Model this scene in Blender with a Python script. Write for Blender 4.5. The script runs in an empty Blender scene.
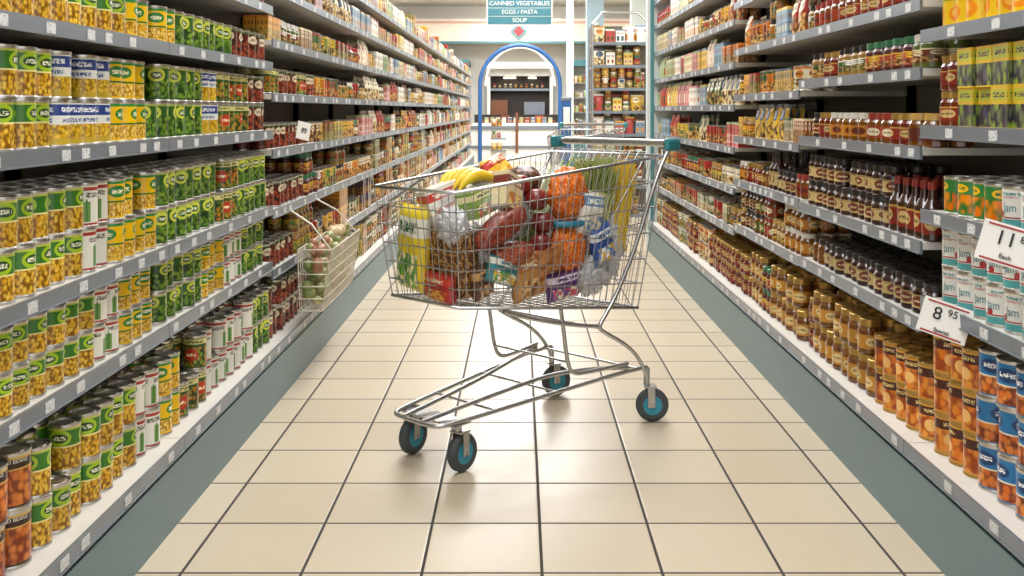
import bpy, math, random, numpy as np
from mathutils import Vector, Matrix, noise
random.seed(4)
S = bpy.context.scene
def link(o, parent=None):
    S.collection.objects.link(o)
    if parent: o.parent = parent
    return o
def empty(name, loc=(0,0,0), rz=0):
    o = bpy.data.objects.new(name, None); o.location = loc; o.rotation_euler[2] = rz
    o.empty_display_size = .1
    return link(o)
def c(h):
    h = h.lstrip('#'); r = []
    for i in (0,2,4):
        v = int(h[i:i+2],16)/255
        r.append(v/12.92 if v < .04045 else ((v+.055)/1.055)**2.4)
    return (*r, 1)

# ---------------------------------------------------------------- materials
class G:
    def __init__(s, name):
        s.m = bpy.data.materials.new(name); s.m.use_nodes = True
        s.t = s.m.node_tree; s.b = s.t.nodes['Principled BSDF']
    def n(s, typ, **k):
        nd = s.t.nodes.new(typ)
        for a, b in k.items(): setattr(nd, a, b)
        return nd
    def put(s, inp, v):
        if isinstance(v, bpy.types.NodeSocket): s.t.links.new(v, inp)
        else: inp.default_value = v
    def M(s, op, a, b=0.0, cc=None):
        nd = s.n('ShaderNodeMath', operation=op)
        s.put(nd.inputs[0], a); s.put(nd.inputs[1], b)
        if cc is not None: s.put(nd.inputs[2], cc)
        return nd.outputs[0]
    def mix(s, f, a, b):
        nd = s.n('ShaderNodeMix', data_type='RGBA')
        s.put(nd.inputs[0], f); s.put(nd.inputs[6], a); s.put(nd.inputs[7], b)
        return nd.outputs[2]
    def rng(s, x, a, b):
        return s.M('MULTIPLY', s.M('GREATER_THAN', x, a), s.M('LESS_THAN', x, b))
    def comb(s, x, y, z=0.0):
        nd = s.n('ShaderNodeCombineXYZ')
        for i, v in enumerate((x, y, z)): s.put(nd.inputs[i], v)
        return nd.outputs[0]
    def sep(s, v):
        nd = s.n('ShaderNodeSeparateXYZ'); s.put(nd.inputs[0], v); return nd.outputs
    def ramp(s, f, cols, const=True):
        nd = s.n('ShaderNodeValToRGB'); cr = nd.color_ramp
        cr.interpolation = 'CONSTANT' if const else 'LINEAR'
        N = len(cols)
        for i, col in enumerate(cols):
            p = i/N if const else i/max(1,N-1)
            if i < 2: e = cr.elements[i]; e.position = p
            else: e = cr.elements.new(p)
            e.color = col
        s.put(nd.inputs[0], f); return nd.outputs[0]
    def fin(s, col, rough=.4, metal=0, coat=0, **k):
        s.put(s.b.inputs['Base Color'], col); s.put(s.b.inputs['Roughness'], rough)
        s.b.inputs['Metallic'].default_value = metal
        s.b.inputs['Coat Weight'].default_value = coat
        for a, v in k.items(): s.put(s.b.inputs[a.replace('_',' ')], v)
        return s.m

def simple(name, col, rough=.5, metal=0, coat=0, nz=.06, scale=12, **k):
    g = G(name)
    tc = g.n('ShaderNodeTexCoord'); no = g.n('ShaderNodeTexNoise'); no.inputs['Scale'].default_value = scale
    g.t.links.new(tc.outputs['Object'], no.inputs['Vector'])
    col = c(col) if isinstance(col, str) else col
    dark = tuple(x*(1-nz*2) for x in col[:3])+(1,); lite = tuple(min(1,x*(1+nz)) for x in col[:3])+(1,)
    return g.fin(g.mix(no.outputs[0], dark, lite), rough, metal, coat, **k)

def label(name, base, layers, rough=.3, coat=.15):
    g = G(name)
    uv = g.n('ShaderNodeUVMap', uv_map='uv').outputs[0]; va = g.n('ShaderNodeUVMap', uv_map='var').outputs[0]
    su = g.sep(uv); sv = g.sep(va); u, v = su[0], su[1]; r1, r2 = sv[0], sv[1]
    def colr(x, alt=False):
        if isinstance(x, list): return g.ramp(g.M('FRACT', g.M('MULTIPLY', r1, 3.71)) if alt else r1, [c(q) for q in x])
        return c(x) if isinstance(x, str) else x
    col = colr(base)
    for i, L in enumerate(layers):
        k = L[0]
        if k == 'band': m = g.rng(v, L[1], L[2]); cc = colr(L[3], True)
        elif k == 'ell':
            _, n, cu, cv, ru, rv, cl = L
            w = g.M('FRACT', g.M('MULTIPLY', u, float(n)))
            a = g.M('POWER', g.M('DIVIDE', g.M('ABSOLUTE', g.M('SUBTRACT', w, cu)), ru), 2.0)
            b = g.M('POWER', g.M('DIVIDE', g.M('ABSOLUTE', g.M('SUBTRACT', v, cv)), rv), 2.0)
            m = g.M('LESS_THAN', g.M('ADD', a, b), 1.0); cc = colr(cl, True)
        elif k == 'rect':
            _, n, u0, u1, v0, v1, cl = L
            w = g.M('FRACT', g.M('MULTIPLY', u, float(n)))
            m = g.M('MULTIPLY', g.rng(w, u0, u1), g.rng(v, v0, v1)); cc = colr(cl, True)
        elif k == 'txt':
            _, n, u0, u1, v0, v1, cl, fr = L
            w = g.M('FRACT', g.M('MULTIPLY', u, float(n)))
            no = g.n('ShaderNodeTexNoise'); no.inputs['Scale'].default_value = 1; no.inputs['Detail'].default_value = 0
            g.put(no.inputs['Vector'], g.comb(g.M('MULTIPLY', w, float(fr)), g.M('MULTIPLY', v, 30.0), g.M('MULTIPLY', r1, 9.0)))
            m = g.M('MULTIPLY', g.M('MULTIPLY', g.rng(w, u0, u1), g.rng(v, v0, v1)), g.M('GREATER_THAN', no.outputs[0], .47)); cc = colr(cl, True)
        elif k == 'food':
            _, v0, v1, c1, c2, su_, sv_, ed = L
            vo = g.n('ShaderNodeTexVoronoi', voronoi_dimensions='3D'); vo.inputs['Scale'].default_value = 1
            g.put(vo.inputs['Vector'], g.comb(g.M('MULTIPLY', u, float(su_)), g.M('MULTIPLY', v, float(sv_)), g.M('MULTIPLY', r2, 20.0)))
            cs = g.sep(vo.outputs['Color'])
            e = g.M('MULTIPLY', g.M('SUBTRACT', vo.outputs['Distance'], .38), 3.2)
            e = g.M('MINIMUM', g.M('MAXIMUM', e, 0.0), 1.0)
            cc = g.mix(e, g.mix(cs[0], colr(c1), colr(c2, True)), c(ed)); m = g.rng(v, v0, v1)
        col = g.mix(m, col, cc)
    br = g.M('ADD', .76, g.M('MULTIPLY', r2, .28))
    hs = g.n('ShaderNodeHueSaturation'); g.put(hs.inputs['Value'], br); g.put(hs.inputs['Color'], col); hs.inputs['Saturation'].default_value=1.02
    return g.fin(hs.outputs[0], rough, 0, coat)

def varmat(name, cols, rough=.3, metal=0, coat=.3):
    g = G(name); va = g.n('ShaderNodeUVMap', uv_map='var').outputs[0]
    return g.fin(g.ramp(g.sep(va)[0], [c(x) for x in cols]), rough, metal, coat)

tin = simple('tin_metal', '#c8c6c0', .26, .9, 0, .05, 60)
gold = simple('gold_lid', '#b8924a', .3, .6, 0, .05, 60)
M_corn = label('corn_label', '#3a7a24', [
    ('food', 0, .55, '#f4cf52', '#dea024', 30, 9, '#8a5c10'), ('band', .53, .57, '#f4e9a0'),
    ('ell', 3, .5, .76, .36, .2, '#a8c832'), ('ell', 3, .5, .76, .26, .11, '#1b4a1c'), ('txt', 3, .3, .7, .71, .81, '#f6f6d8', 22),
    ('band', .95, 1, '#c4cc50')])
M_corn2 = label('yellow_corn_label', '#eebf22', [
    ('food', .05, .4, '#f6dc80', '#e8b020', 34, 10, '#a87812'), ('band', .42, .47, '#1c6b35'),
    ('ell', 3, .5, .72, .34, .16, '#2d7f38'), ('txt', 3, .28, .72, .66, .77, '#fff6d0', 20), ('band', .93, 1, '#2f8a3f')])
M_peas = label('peas_label', '#2d5c22', [
    ('food', .06, .62, '#8cac3c', '#4e7e26', 20, 7, '#1a3810'), ('ell', 3, .5, .76, .34, .21, '#d2d650'),
    ('ell', 3, .5, .74, .22, .11, '#1f5a2a'), ('txt', 3, .33, .67, .69, .79, '#f0f2d0', 18), ('band', .95, 1, '#a9b94a')])
M_mix = label('mixed_vegetable_label', '#33561f', [
    ('food', .05, .7, '#7ca03a', '#d0762a', 20, 7, '#203a14'), ('ell', 2, .5, .45, .22, .22, '#b8402a'),
    ('txt', 2, .36, .64, .4, .5, '#fff2c0', 24), ('band', .8, .97, '#dcd088'), ('txt', 2, .15, .85, .84, .93, '#2a4a20', 30)])
M_blue = label('blue_white_label', '#e8eae2', [
    ('band', .7, .97, '#2a4388'), ('txt', 3, .12, .88, .78, .9, '#ffffff', 24), ('band', .0, .14, '#c8a83a'),
    ('food', .14, .48, '#f2d04a', '#e0a82a', 30, 10, '#a07a20'), ('txt', 3, .15, .85, .53, .63, '#22408f', 26)])
M_asp = label('asparagus_label', '#e8e6d8', [
    ('rect', 4, .35, .65, .08, .6, '#6a9448'), ('rect', 4, .45, .52, .08, .66, '#3d7430'), ('band', .88, .97, '#a83a30'),
    ('txt', 3, .1, .9, .7, .83, '#44403a', 26), ('band', 0, .05, '#a83a30')])
M_red = label('kidney_bean_label', '#541c16', [
    ('food', .05, .68, '#8f3222', '#b05a3a', 18, 7, '#2e0c0a'), ('ell', 3, .5, .74, .32, .17, '#e0d4b4'), ('txt', 3, .28, .72, .69, .79, '#7a2018', 20),
    ('band', .94, 1, '#3f6a35')])
M_beans = label('baked_beans_label', '#3a1d14', [
    ('food', .04, .74, '#f09448', '#d86e26', 18, 6, '#8a360c'), ('band', .74, .77, '#e8c060'), ('band', .95, 1, '#e8c060')])
M_blueb = label('blue_beans_label', '#2a78ae', [
    ('food', .03, .46, '#f09a4a', '#d8682a', 15, 5, '#7a3010'), ('band', .46, .5, '#f2ead0'),
    ('ell', 3, .5, .73, .36, .17, '#123f70'), ('txt', 3, .26, .74, .68, .79, '#ffffff', 18)])
M_peach = label('peach_label', '#8a3a14', [
    ('food', .05, .68, '#f4a64a', '#e8802a', 11, 3.6, '#a8480f'), ('ell', 3, .44, .4, .22, .18, '#fcc878'), ('band', .68, .95, '#4a1c12'),
    ('txt', 3, .2, .8, .77, .88, '#f4d890', 22), ('band', .95, 1, '#e0a040'), ('band', 0, .05, '#e0a040')])
M_jam = label('jam_label', '#eceae2', [
    ('band', 0, .2, '#5aa7a8'), ('band', .22, .26, '#b03028'), ('ell', 3, .1, .33, .12, .1, '#b8383a'), ('txt', 3, .15, .85, .84, .92, '#3b8a90', 26)])
M_carrot = label('carrot_label', '#35803a', [
    ('food', .06, .62, '#f59a2a', '#e8701a', 12, 3, '#2f6f2a'), ('ell', 3, .5, .8, .33, .13, '#f4c02a'), ('txt', 3, .28, .72, .76, .85, '#1b5b2b', 20)])
M_fig = label('fig_label', '#dcb432', [
    ('food', .04, .58, '#8faa32', '#4f3a68', 5, 3.2, '#2c2630'), ('rect', 1, .06, .94, .66, .93, '#b8bc38'), ('txt', 1, .14, .86, .74, .86, '#3a2a4a', 12)])
M_orange = label('orange_yellow_label', '#efc42e', [
    ('ell', 3, .5, .36, .4, .26, '#f0922a'), ('ell', 3, .42, .4, .2, .15, '#f8c050'), ('band', .78, .96, '#7f9a2a'), ('txt', 3, .15, .85, .82, .92, '#fff0b0', 22)])
PW = ['#98261f','#c9722a','#d8ae3a','#65803a','#ddd0b0','#703422','#b04a3a','#e6dcbc','#3f6436','#c89a56']
PP = ['#e8e6dc','#d08c8a','#7f9fb4','#cfc89a','#b84a44','#f0ece2','#a0ba88','#dcb850','#5f7c92','#e2cab0']
PA = ['#ecdcae','#f8f2e4','#b0322a','#e8bc44','#2f5f3a','#f4ecd4','#33506e','#de8636']
M_varW = label('assorted_warm_label', PW, [
    ('food', .05, .5, PW, '#e8c070', 14, 6, '#4a2a14'), ('ell', 3, .5, .7, .34, .18, PA), ('txt', 3, .2, .8, .65, .76, '#40241c', 20), ('band', .9, 1, PA)])
M_varP = label('assorted_pale_label', PP, [
    ('rect', 2, .2, .8, .15, .5, PA), ('ell', 2, .5, .32, .2, .14, PW), ('txt', 2, .15, .85, .62, .78, '#7a3a34', 22), ('band', .9, 1, PP)])
M_jarlab = label('jar_paper_label', '#c4ac74', [
    ('ell', 3, .5, .5, .38, .38, '#6f3020'), ('txt', 3, .25, .75, .42, .58, '#e8d8a8', 20), ('band', .88, .95, '#7a5a20')])
M_jarlab2 = label('red_jar_label', '#842a20', [
    ('ell', 3, .5, .5, .34, .3, '#cdb070'), ('txt', 3, .25, .75, .42, .58, '#40201a', 20), ('band', .9, 1, '#c09a48')])
M_honlab = label('honey_label', '#c28a38', [
    ('ell', 3, .5, .5, .34, .34, '#e4cc90'), ('txt', 3, .25, .75, .42, .58, '#6a3a14', 20)])
M_mar = label('marmalade_label', ['#7a4a20','#9a3a22','#c8a050','#54642a','#b87a2c','#5a2418','#d8c898'], [
    ('ell', 3, .5, .5, .34, .34, ['#e0cc98','#c8a858','#6a2a1c','#e8dcb8']), ('txt', 3, .25, .75, .42, .58, '#4a2014', 20)])
def glass(name, col): return simple(name, col, .08, 0, .8, .25, 40)
G_amber = glass('amber_honey_glass', '#71420f'); G_dark = glass('dark_preserve_glass', '#351810'); G_red = glass('red_sauce_glass', '#6a2416')
G_olive = glass('olive_glass', '#4c5020')
L_red = simple('red_lid', '#8f2f24', .35); L_blk = simple('black_lid', '#2a2522', .35)

# ---------------------------------------------------------------- product templates
def template(strips, seg, caps):
    z_l = [s[2] for s in strips if s[6]==0]+[s[5] for s in strips if s[6]==0]
    z0, z1 = (min(z_l), max(z_l)) if z_l else (0,1)
    V=[];LI=[];LT=[];MI=[];UV=[]
    ang=[2*math.pi*i/seg for i in range(seg)]
    for s in strips:
        b=len(V)
        for i in range(seg): V.append((s[0]*math.cos(ang[i]), s[1]*math.sin(ang[i]), s[2]))
        for i in range(seg): V.append((s[3]*math.cos(ang[i]), s[4]*math.sin(ang[i]), s[5]))
        va=(s[2]-z0)/(z1-z0); vb=(s[5]-z0)/(z1-z0)
        for i in range(seg):
            j=(i+1)%seg
            LI += [b+i,b+j,b+seg+j,b+seg+i]; LT.append(4); MI.append(s[6])
            UV += [(i/seg,va),((i+1)/seg,va),((i+1)/seg,vb),(i/seg,vb)]
    for (rx,ry,z,m) in caps:
        b=len(V)
        for i in range(seg): V.append((rx*math.cos(ang[i]), ry*math.sin(ang[i]), z)); LI.append(b+i); UV.append((0,0))
        LT.append(seg); MI.append(m)
    return dict(V=np.array(V,float),LI=np.array(LI),LT=np.array(LT),MI=np.array(MI),UV=np.array(UV,float))
def rs(r0,z0,r1,z1,m): return (r0,r0,z0,r1,r1,z1,m)
def can_t(r,h,seg):
    if seg>=14:
        st=[rs(r,0,r,.004,1),rs(r,.004,r*.965,.007,1),rs(r*.965,.007,r*.965,h-.008,0),rs(r*.965,h-.008,r,h-.004,1),rs(r,h-.004,r,h,1),rs(r,h,r*.92,h,1),rs(r*.92,h,r*.92,h-.004,1)]
        if seg>=18: st+= [rs(r*.7,h-.004,r*.66,h-.0025,1),rs(r*.66,h-.0025,r*.62,h-.004,1)]
        return template(st,seg,[(r*.92,r*.92,h-.004,1)])
    return template([rs(r,0,r,.006,1),rs(r*.97,.006,r*.97,h-.006,0),rs(r,h-.006,r,h,1)],seg,[(r,r,h-.002,1)])
def jar_t(r,h,seg):
    return template([rs(r*.9,0,r,h*.04,1),rs(r,h*.04,r,h*.17,1),rs(r*1.005,h*.17,r*1.005,h*.56,0),rs(r,h*.56,r*.98,h*.68,1),rs(r*.98,h*.68,r*.8,h*.79,1),
        rs(r*.86,h*.79,r*.86,h*.985,2),rs(r*.86,h*.985,r*.8,h,2)],seg,[(r*.8,r*.8,h,2)])
def bottle_t(r,h,seg):
    return template([rs(r*.92,0,r,h*.03,1),rs(r,h*.03,r,h*.12,1),rs(r*1.005,h*.12,r*1.005,h*.48,0),rs(r,h*.48,r*.95,h*.56,1),rs(r*.95,h*.56,r*.5,h*.7,1),rs(r*.5,h*.7,r*.36,h*.86,1),
        rs(r*.42,h*.86,r*.42,h,2)],seg,[(r*.42,r*.42,h,2)])
def pouch_t(w,d,h,seg):
    pr=[(0,.75,.93),(.06,.95,.98),(.3,1,1),(.6,.9,1),(.82,.55,.98),(.93,.1,.96),(1,.05,1)]
    st=[]
    for a,b in zip(pr,pr[1:]):
        st.append((d/2*a[1],w/2*a[2],h*a[0],d/2*b[1],w/2*b[2],h*b[0],0))
    return template(st,seg,[])
def box_t(w,d,h):
    V=[];LI=[];LT=[];MI=[];UV=[]
    e=.0025
    x0,x1,y0,y1=-d/2,d/2,-w/2,w/2
    def f(ps):
        b=len(V); V.extend(ps); LI.extend([b,b+1,b+2,b+3]); LT.append(4); MI.append(0); UV.extend([(0,0),(1,0),(1,1),(0,1)])
    f([(x1,y0+e,0),(x1,y1-e,0),(x1,y1-e,h),(x1,y0+e,h)]); f([(x0,y1-e,0),(x0,y0+e,0),(x0,y0+e,h),(x0,y1-e,h)])
    f([(x0+e,y0,0),(x1-e,y0,0),(x1-e,y0,h),(x0+e,y0,h)]); f([(x1-e,y1,0),(x0+e,y1,0),(x0+e,y1,h),(x1-e,y1,h)])
    f([(x1-e,y0,0),(x1,y0+e,0),(x1,y0+e,h),(x1-e,y0,h)]); f([(x0,y0+e,0),(x0+e,y0,0),(x0+e,y0,h),(x0,y0+e,h)])
    f([(x0,y0,h),(x1,y0,h),(x1,y1,h),(x0,y1,h)])
    return dict(V=np.array(V,float),LI=np.array(LI),LT=np.array(LT),MI=np.array(MI),UV=np.array(UV,float))

PR={}
def prod(key,name,kind,w,d,h,mats,ms=2):
    if kind=='can': t=[can_t(w/2,h,22),can_t(w/2,h,10)]
    elif kind=='jar': t=[jar_t(w/2,h,16),jar_t(w/2,h,8)]
    elif kind=='bottle': t=[bottle_t(w/2,h,14),bottle_t(w/2,h,8)]
    elif kind=='pouch': t=[pouch_t(w,d,h,14),pouch_t(w,d,h,8)]
    else: t=[box_t(w,d,h)]*2
    PR[key]=dict(name=name,kind=kind,w=w,d=d,h=h,mats=mats,ms=ms,t=t,inst=[[],[]])
cw=.074
lidv=varmat('jar_lids',['#2a2522','#8f2f24','#b8924a','#2a2522','#d0ccc0','#b8924a','#2f5a3a'])
prod('corn','canned_corn','can',cw,cw,.108,[M_corn,tin]); prod('corn2','canned_sweetcorn','can',cw,cw,.108,[M_corn2,tin])
prod('scorn','canned_creamed_corn','can',.072,.072,.09,[M_corn,tin])
prod('speas','canned_garden_peas','can',.072,.072,.09,[M_peas,tin])
prod('sasp','canned_white_asparagus','can',.072,.072,.09,[M_asp,tin])
prod('scorn2','canned_baby_corn','can',.072,.072,.09,[M_corn2,tin])
prod('peas','canned_peas','can',cw,cw,.108,[M_peas,tin]); prod('mix','canned_mixed_vegetables','can',cw,cw,.108,[M_mix,tin])
prod('blue','canned_vegetables','can',cw,cw,.108,[M_blue,tin]); prod('asp','canned_asparagus','can',cw,cw,.108,[M_asp,tin])
prod('red','canned_kidney_beans','can',cw,cw,.108,[M_red,tin]); prod('beans','canned_baked_beans','can',.086,.086,.118,[M_beans,tin],3)
prod('blueb','canned_beans','can',.086,.086,.112,[M_blueb,tin],3); prod('peach','canned_peaches','can',.078,.078,.106,[M_peach,gold],3)
prod('jam','canned_jam','can',.078,.078,.1,[M_jam,tin]); prod('carrot','canned_carrots','can',.074,.074,.1,[M_carrot,tin])
prod('fig','boxed_figs','box',.085,.05,.1,[M_fig]); prod('orange','canned_fruit','can',.075,.075,.1,[M_orange,gold])
prod('honey','honey_jars','jar',.078,.078,.115,[M_honlab,G_amber,gold]); prod('pres','preserve_jars','jar',.07,.07,.095,[M_jarlab,G_dark,L_blk])
prod('amber','marmalade_jars','jar',.07,.07,.095,[M_mar,G_amber,lidv])
prod('presr','red_sauce_jars','jar',.068,.068,.095,[M_jarlab2,G_red,gold]); prod('olive','olive_jars','jar',.066,.066,.1,[M_jarlab,G_olive,L_red])
prod('bot','sauce_bottles','bottle',.058,.058,.165,[M_jarlab2,G_dark,L_red],1); prod('bot2','dressing_bottles','bottle',.06,.06,.17,[M_jarlab,G_dark,L_blk],1)
prod('vcan','assorted_cans','can',.075,.075,.105,[M_varW,tin]); prod('vjar','assorted_jars','jar',.07,.07,.1,[M_varW,varmat('assorted_glass',['#6a2414','#7a521a','#4f5a1e','#4a1a14','#8f6822']),varmat('assorted_lids',['#a02a22','#b8924a','#d8d4c8','#2f6f4a','#2a2522'])])
prod('vbox','assorted_food_boxes','box',.09,.05,.13,[M_varP],1); prod('vpouch','assorted_food_pouches','pouch',.11,.06,.16,[M_varW],1)
prod('ppouch','pasta_packets','pouch',.1,.06,.17,[M_varP],1); prod('pbox','soup_packet_boxes','box',.07,.05,.1,[M_varW],2)

def fill(side,lip,y0,y1,z,top,segs,rows,off=.02,hi=5.0):
    y=y0; run=0; vx=.3; key=None
    while y<y1-.04:
        ks=segs[-1][1]
        for e,k in segs:
            if y<e: ks=k; break
        if isinstance(ks,(tuple,list)):
            if run<=0: key=random.choice(ks); vx=random.random(); run=random.randint(2,5)
            run-=1
        else: key=ks; vx=random.random()
        p=PR[key]
        if p['h']>top-z-.005:
            key={'vbox':'pbox','vpouch':'vcan','ppouch':'pbox','bot':'presr','bot2':'pres'}.get(key,'vcan'); p=PR[key]
        if y+p['w']>y1: break
        st=max(1,min(p['ms'],int((top-z)/(p['h']+.001))))
        lod=0 if y<hi else 1
        nr=rows if y<8 else min(rows,2)
        nr=min(nr,int((.40)/(p['d']+.003)))
        cj=random.uniform(-.004,.006)
        for r in range(nr):
            s2=st if not(r==0 and st>1 and random.random()<.1) else st-1
            for k in range(s2):
                rot=random.uniform(0,6.28) if p['kind'] in('can','jar','bottle') else random.uniform(-.05,.05)
                p['inst'][lod].append((side*(lip+off+cj+p['d']/2+r*(p['d']+.003))+random.uniform(-.004,.004),y+p['w']/2,z+.0005+k*p['h'],rot,vx if isinstance(ks,(tuple,list)) else random.random(),random.random()))
        y+=p['w']+random.uniform(.002,.009)

def build_products():
    out={}
    for key,p in PR.items():
        parts=[(p['t'][i],p['inst'][i]) for i in (0,1) if p['inst'][i]]
        if not parts: continue
        AV=[];AL=[];AT=[];AM=[];AU=[];AW=[];off=0
        for t,ins in parts:
            I=np.array(ins); K=len(I); n=len(t['V']); cs=np.cos(I[:,3])[:,None]; sn=np.sin(I[:,3])[:,None]
            x=t['V'][:,0][None]; y=t['V'][:,1][None]; z=t['V'][:,2][None]
            V=np.stack([x*cs-y*sn+I[:,0:1], x*sn+y*cs+I[:,1:2], z+I[:,2:3]],-1).reshape(-1,3)
            AV.append(V); AL.append((t['LI'][None]+np.arange(K)[:,None]*n+off).ravel()); off+=K*n
            AT.append(np.tile(t['LT'],K)); AM.append(np.tile(t['MI'],K)); AU.append(np.tile(t['UV'],(K,1)))
            AW.append(np.repeat(I[:,4:6],len(t['LI']),axis=0))
        V=np.concatenate(AV);L=np.concatenate(AL);T=np.concatenate(AT);Mi=np.concatenate(AM);U=np.concatenate(AU);W=np.concatenate(AW)
        me=bpy.data.meshes.new(p['name']); me.vertices.add(len(V)); me.vertices.foreach_set('co',V.ravel().astype('f'))
        me.loops.add(len(L)); me.loops.foreach_set('vertex_index',L.astype('i'))
        me.polygons.add(len(T)); st=np.concatenate([[0],np.cumsum(T)[:-1]])
        me.polygons.foreach_set('loop_start',st.astype('i')); 
        try: me.polygons.foreach_set('loop_total',T.astype('i'))
        except Exception: pass
        me.polygons.foreach_set('material_index',Mi.astype('i')); me.polygons.foreach_set('use_smooth',np.full(len(T),p['kind']!='box'))
        a=me.uv_layers.new(name='uv'); a.data.foreach_set('uv',U.ravel().astype('f'))
        b=me.uv_layers.new(name='var'); b.data.foreach_set('uv',W.ravel().astype('f'))
        for m in p['mats']: me.materials.append(m)
        me.update(calc_edges=True); me.validate()
        out[key]=link(bpy.data.objects.new(p['name'],me))
    return out

# ---------------------------------------------------------------- box mesh builder
class MB:
    def __init__(s): s.V=[];s.F=[];s.M=[]
    def box(s,x0,x1,y0,y1,z0,z1,m=0):
        if x0>x1:x0,x1=x1,x0
        b=len(s.V)
        s.V+= [(x0,y0,z0),(x1,y0,z0),(x1,y1,z0),(x0,y1,z0),(x0,y0,z1),(x1,y0,z1),(x1,y1,z1),(x0,y1,z1)]
        for f in ((0,3,2,1),(4,5,6,7),(0,1,5,4),(1,2,6,5),(2,3,7,6),(3,0,4,7)): s.F.append([b+i for i in f]); s.M.append(m)
    def build(s,name,mats,parent=None,bevel=0):
        me=bpy.data.meshes.new(name); me.from_pydata(s.V,[],s.F)
        for m in mats: me.materials.append(m)
        me.polygons.foreach_set('material_index',s.M); me.update()
        o=link(bpy.data.objects.new(name,me),parent)
        if bevel:
            b=o.modifiers.new('b','BEVEL'); b.width=bevel; b.segments=2
        return o
def tube(name,splines,r,mat,parent=None,smooth=False,res=2,radii=None):
    cu=bpy.data.curves.new(name,'CURVE'); cu.dimensions='3D'; cu.bevel_depth=r; cu.bevel_resolution=res; cu.use_fill_caps=True
    for si,item in enumerate(splines):
        pts,cyc=item if isinstance(item,tuple) and isinstance(item[1],bool) else (item,False)
        sp=cu.splines.new('NURBS' if smooth else 'POLY'); sp.points.add(len(pts)-1)
        for i,p in enumerate(pts):
            sp.points[i].co=(*p,1)
            if radii: sp.points[i].radius=radii[i]
        sp.use_cyclic_u=cyc
        if smooth: sp.order_u=3; sp.use_endpoint_u=not cyc; sp.resolution_u=8
    cu.materials.append(mat)
    return link(bpy.data.objects.new(name,cu),parent)
def text(name,body,size,loc,rot,mat,parent=None,ext=.0008,sx=1):
    cu=bpy.data.curves.new(name,'FONT'); cu.body=body; cu.size=size; cu.align_x='CENTER'; cu.align_y='CENTER'; cu.extrude=ext
    cu.materials.append(mat); o=link(bpy.data.objects.new(name,cu),parent); o.location=loc; o.rotation_euler=rot; o.scale=(sx,1,1); return o
def wraptext(bodies,mat,parent,name):
    V=[];F=[]
    cache={}
    for (b,size,cx,cy,z,r,a,sx) in bodies:
        if (b,size) not in cache:
            cu=bpy.data.curves.new('t','FONT'); cu.body=b; cu.size=size; cu.align_x='CENTER'; cu.align_y='CENTER'
            o=bpy.data.objects.new('t',cu); link(o); dg=bpy.context.evaluated_depsgraph_get(); dg.update()
            me=bpy.data.meshes.new_from_object(o.evaluated_get(dg))
            cache[(b,size)]=([tuple(v.co) for v in me.vertices],[list(p.vertices) for p in me.polygons])
            bpy.data.objects.remove(o)
        vs,fs=cache[(b,size)]; o0=len(V)
        for v in vs:
            t=a+v[0]*sx/r
            V.append((cx+(r+.0006)*math.cos(t),cy+(r+.0006)*math.sin(t),z+v[1]))
        F+= [[o0+i for i in f] for f in fs]
    me=bpy.data.meshes.new(name); me.from_pydata(V,[],F); me.materials.append(mat); me.update()
    return link(bpy.data.objects.new(name,me),parent)

# ---------------------------------------------------------------- room
g=G('floor_tiles'); tc=g.n('ShaderNodeTexCoord'); o3=g.sep(tc.outputs['Object'])
TX=g.M('DIVIDE',g.M('SUBTRACT',o3[0],.055),.3); TY=g.M('DIVIDE',g.M('SUBTRACT',o3[1],.095),.3)
fx=g.M('FRACT',TX); fy=g.M('FRACT',TY)
dx=g.M('MINIMUM',fx,g.M('SUBTRACT',1.0,fx)); dy=g.M('MINIMUM',fy,g.M('SUBTRACT',1.0,fy)); dd=g.M('MINIMUM',dx,dy)
gr=g.M('LESS_THAN',dd,.0135)
wn=g.n('ShaderNodeTexWhiteNoise',noise_dimensions='2D'); g.put(wn.inputs['Vector'],g.comb(g.M('FLOOR',TX),g.M('FLOOR',TY)))
no=g.n('ShaderNodeTexNoise'); no.inputs['Scale'].default_value=5; no.inputs['Detail'].default_value=6; g.put(no.inputs['Vector'],tc.outputs['Object'])
f=g.M('ADD',g.M('MULTIPLY',wn.outputs[0],.7),g.M('MULTIPLY',no.outputs[0],.3))
tile=g.mix(f,c('#bfb098'),c('#cfc1a9')); col=g.mix(gr,tile,c('#332d28'))
bp=g.n('ShaderNodeBump'); bp.inputs['Strength'].default_value=.35; bp.inputs['Distance'].default_value=.003
g.put(bp.inputs['Height'],g.M('MINIMUM',g.M('MULTIPLY',dd,40.0),1.0)); g.t.links.new(bp.outputs[0],g.b.inputs['Normal'])
floorM=g.fin(col,g.M('ADD',.29,g.M('MULTIPLY',gr,.4)),0,0)
b=MB(); b.box(-7,7,-1.5,25,-.1,0); b.build('floor',[floorM])
wallM=simple('cream_wall_paint','#f0ece2',.7,scale=2); ceilM=simple('ceiling_panel','#f4f2ec',.8,scale=2)
b=MB(); b.box(-7,7,-1.5,25,3.7,3.8); ceil=b.build('ceiling',[ceilM])
b=MB(); b.box(-7,7,24.6,25,0,3.7); b.build('wall_back',[wallM])
b=MB(); b.box(-7.1,-7,-1.5,25,0,3.7); b.build('wall_left',[wallM])
b=MB(); b.box(7,7.1,-1.5,25,0,3.7); b.build('wall_right',[wallM])
tealK=simple('teal_kickboard','#647f84',.4,scale=3); lipM=simple('grey_shelf_lip','#858d96',.32,.5,scale=8); plate=simple('cream_shelf_plate','#d4d1c9',.45,scale=8)
backM=simple('shelf_back_panel','#8f8a80',.6)
g=G('price_ticket'); tc=g.n('ShaderNodeTexCoord'); no=g.n('ShaderNodeTexNoise'); no.inputs['Scale'].default_value=320; g.put(no.inputs['Vector'],tc.outputs['Object'])
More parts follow.
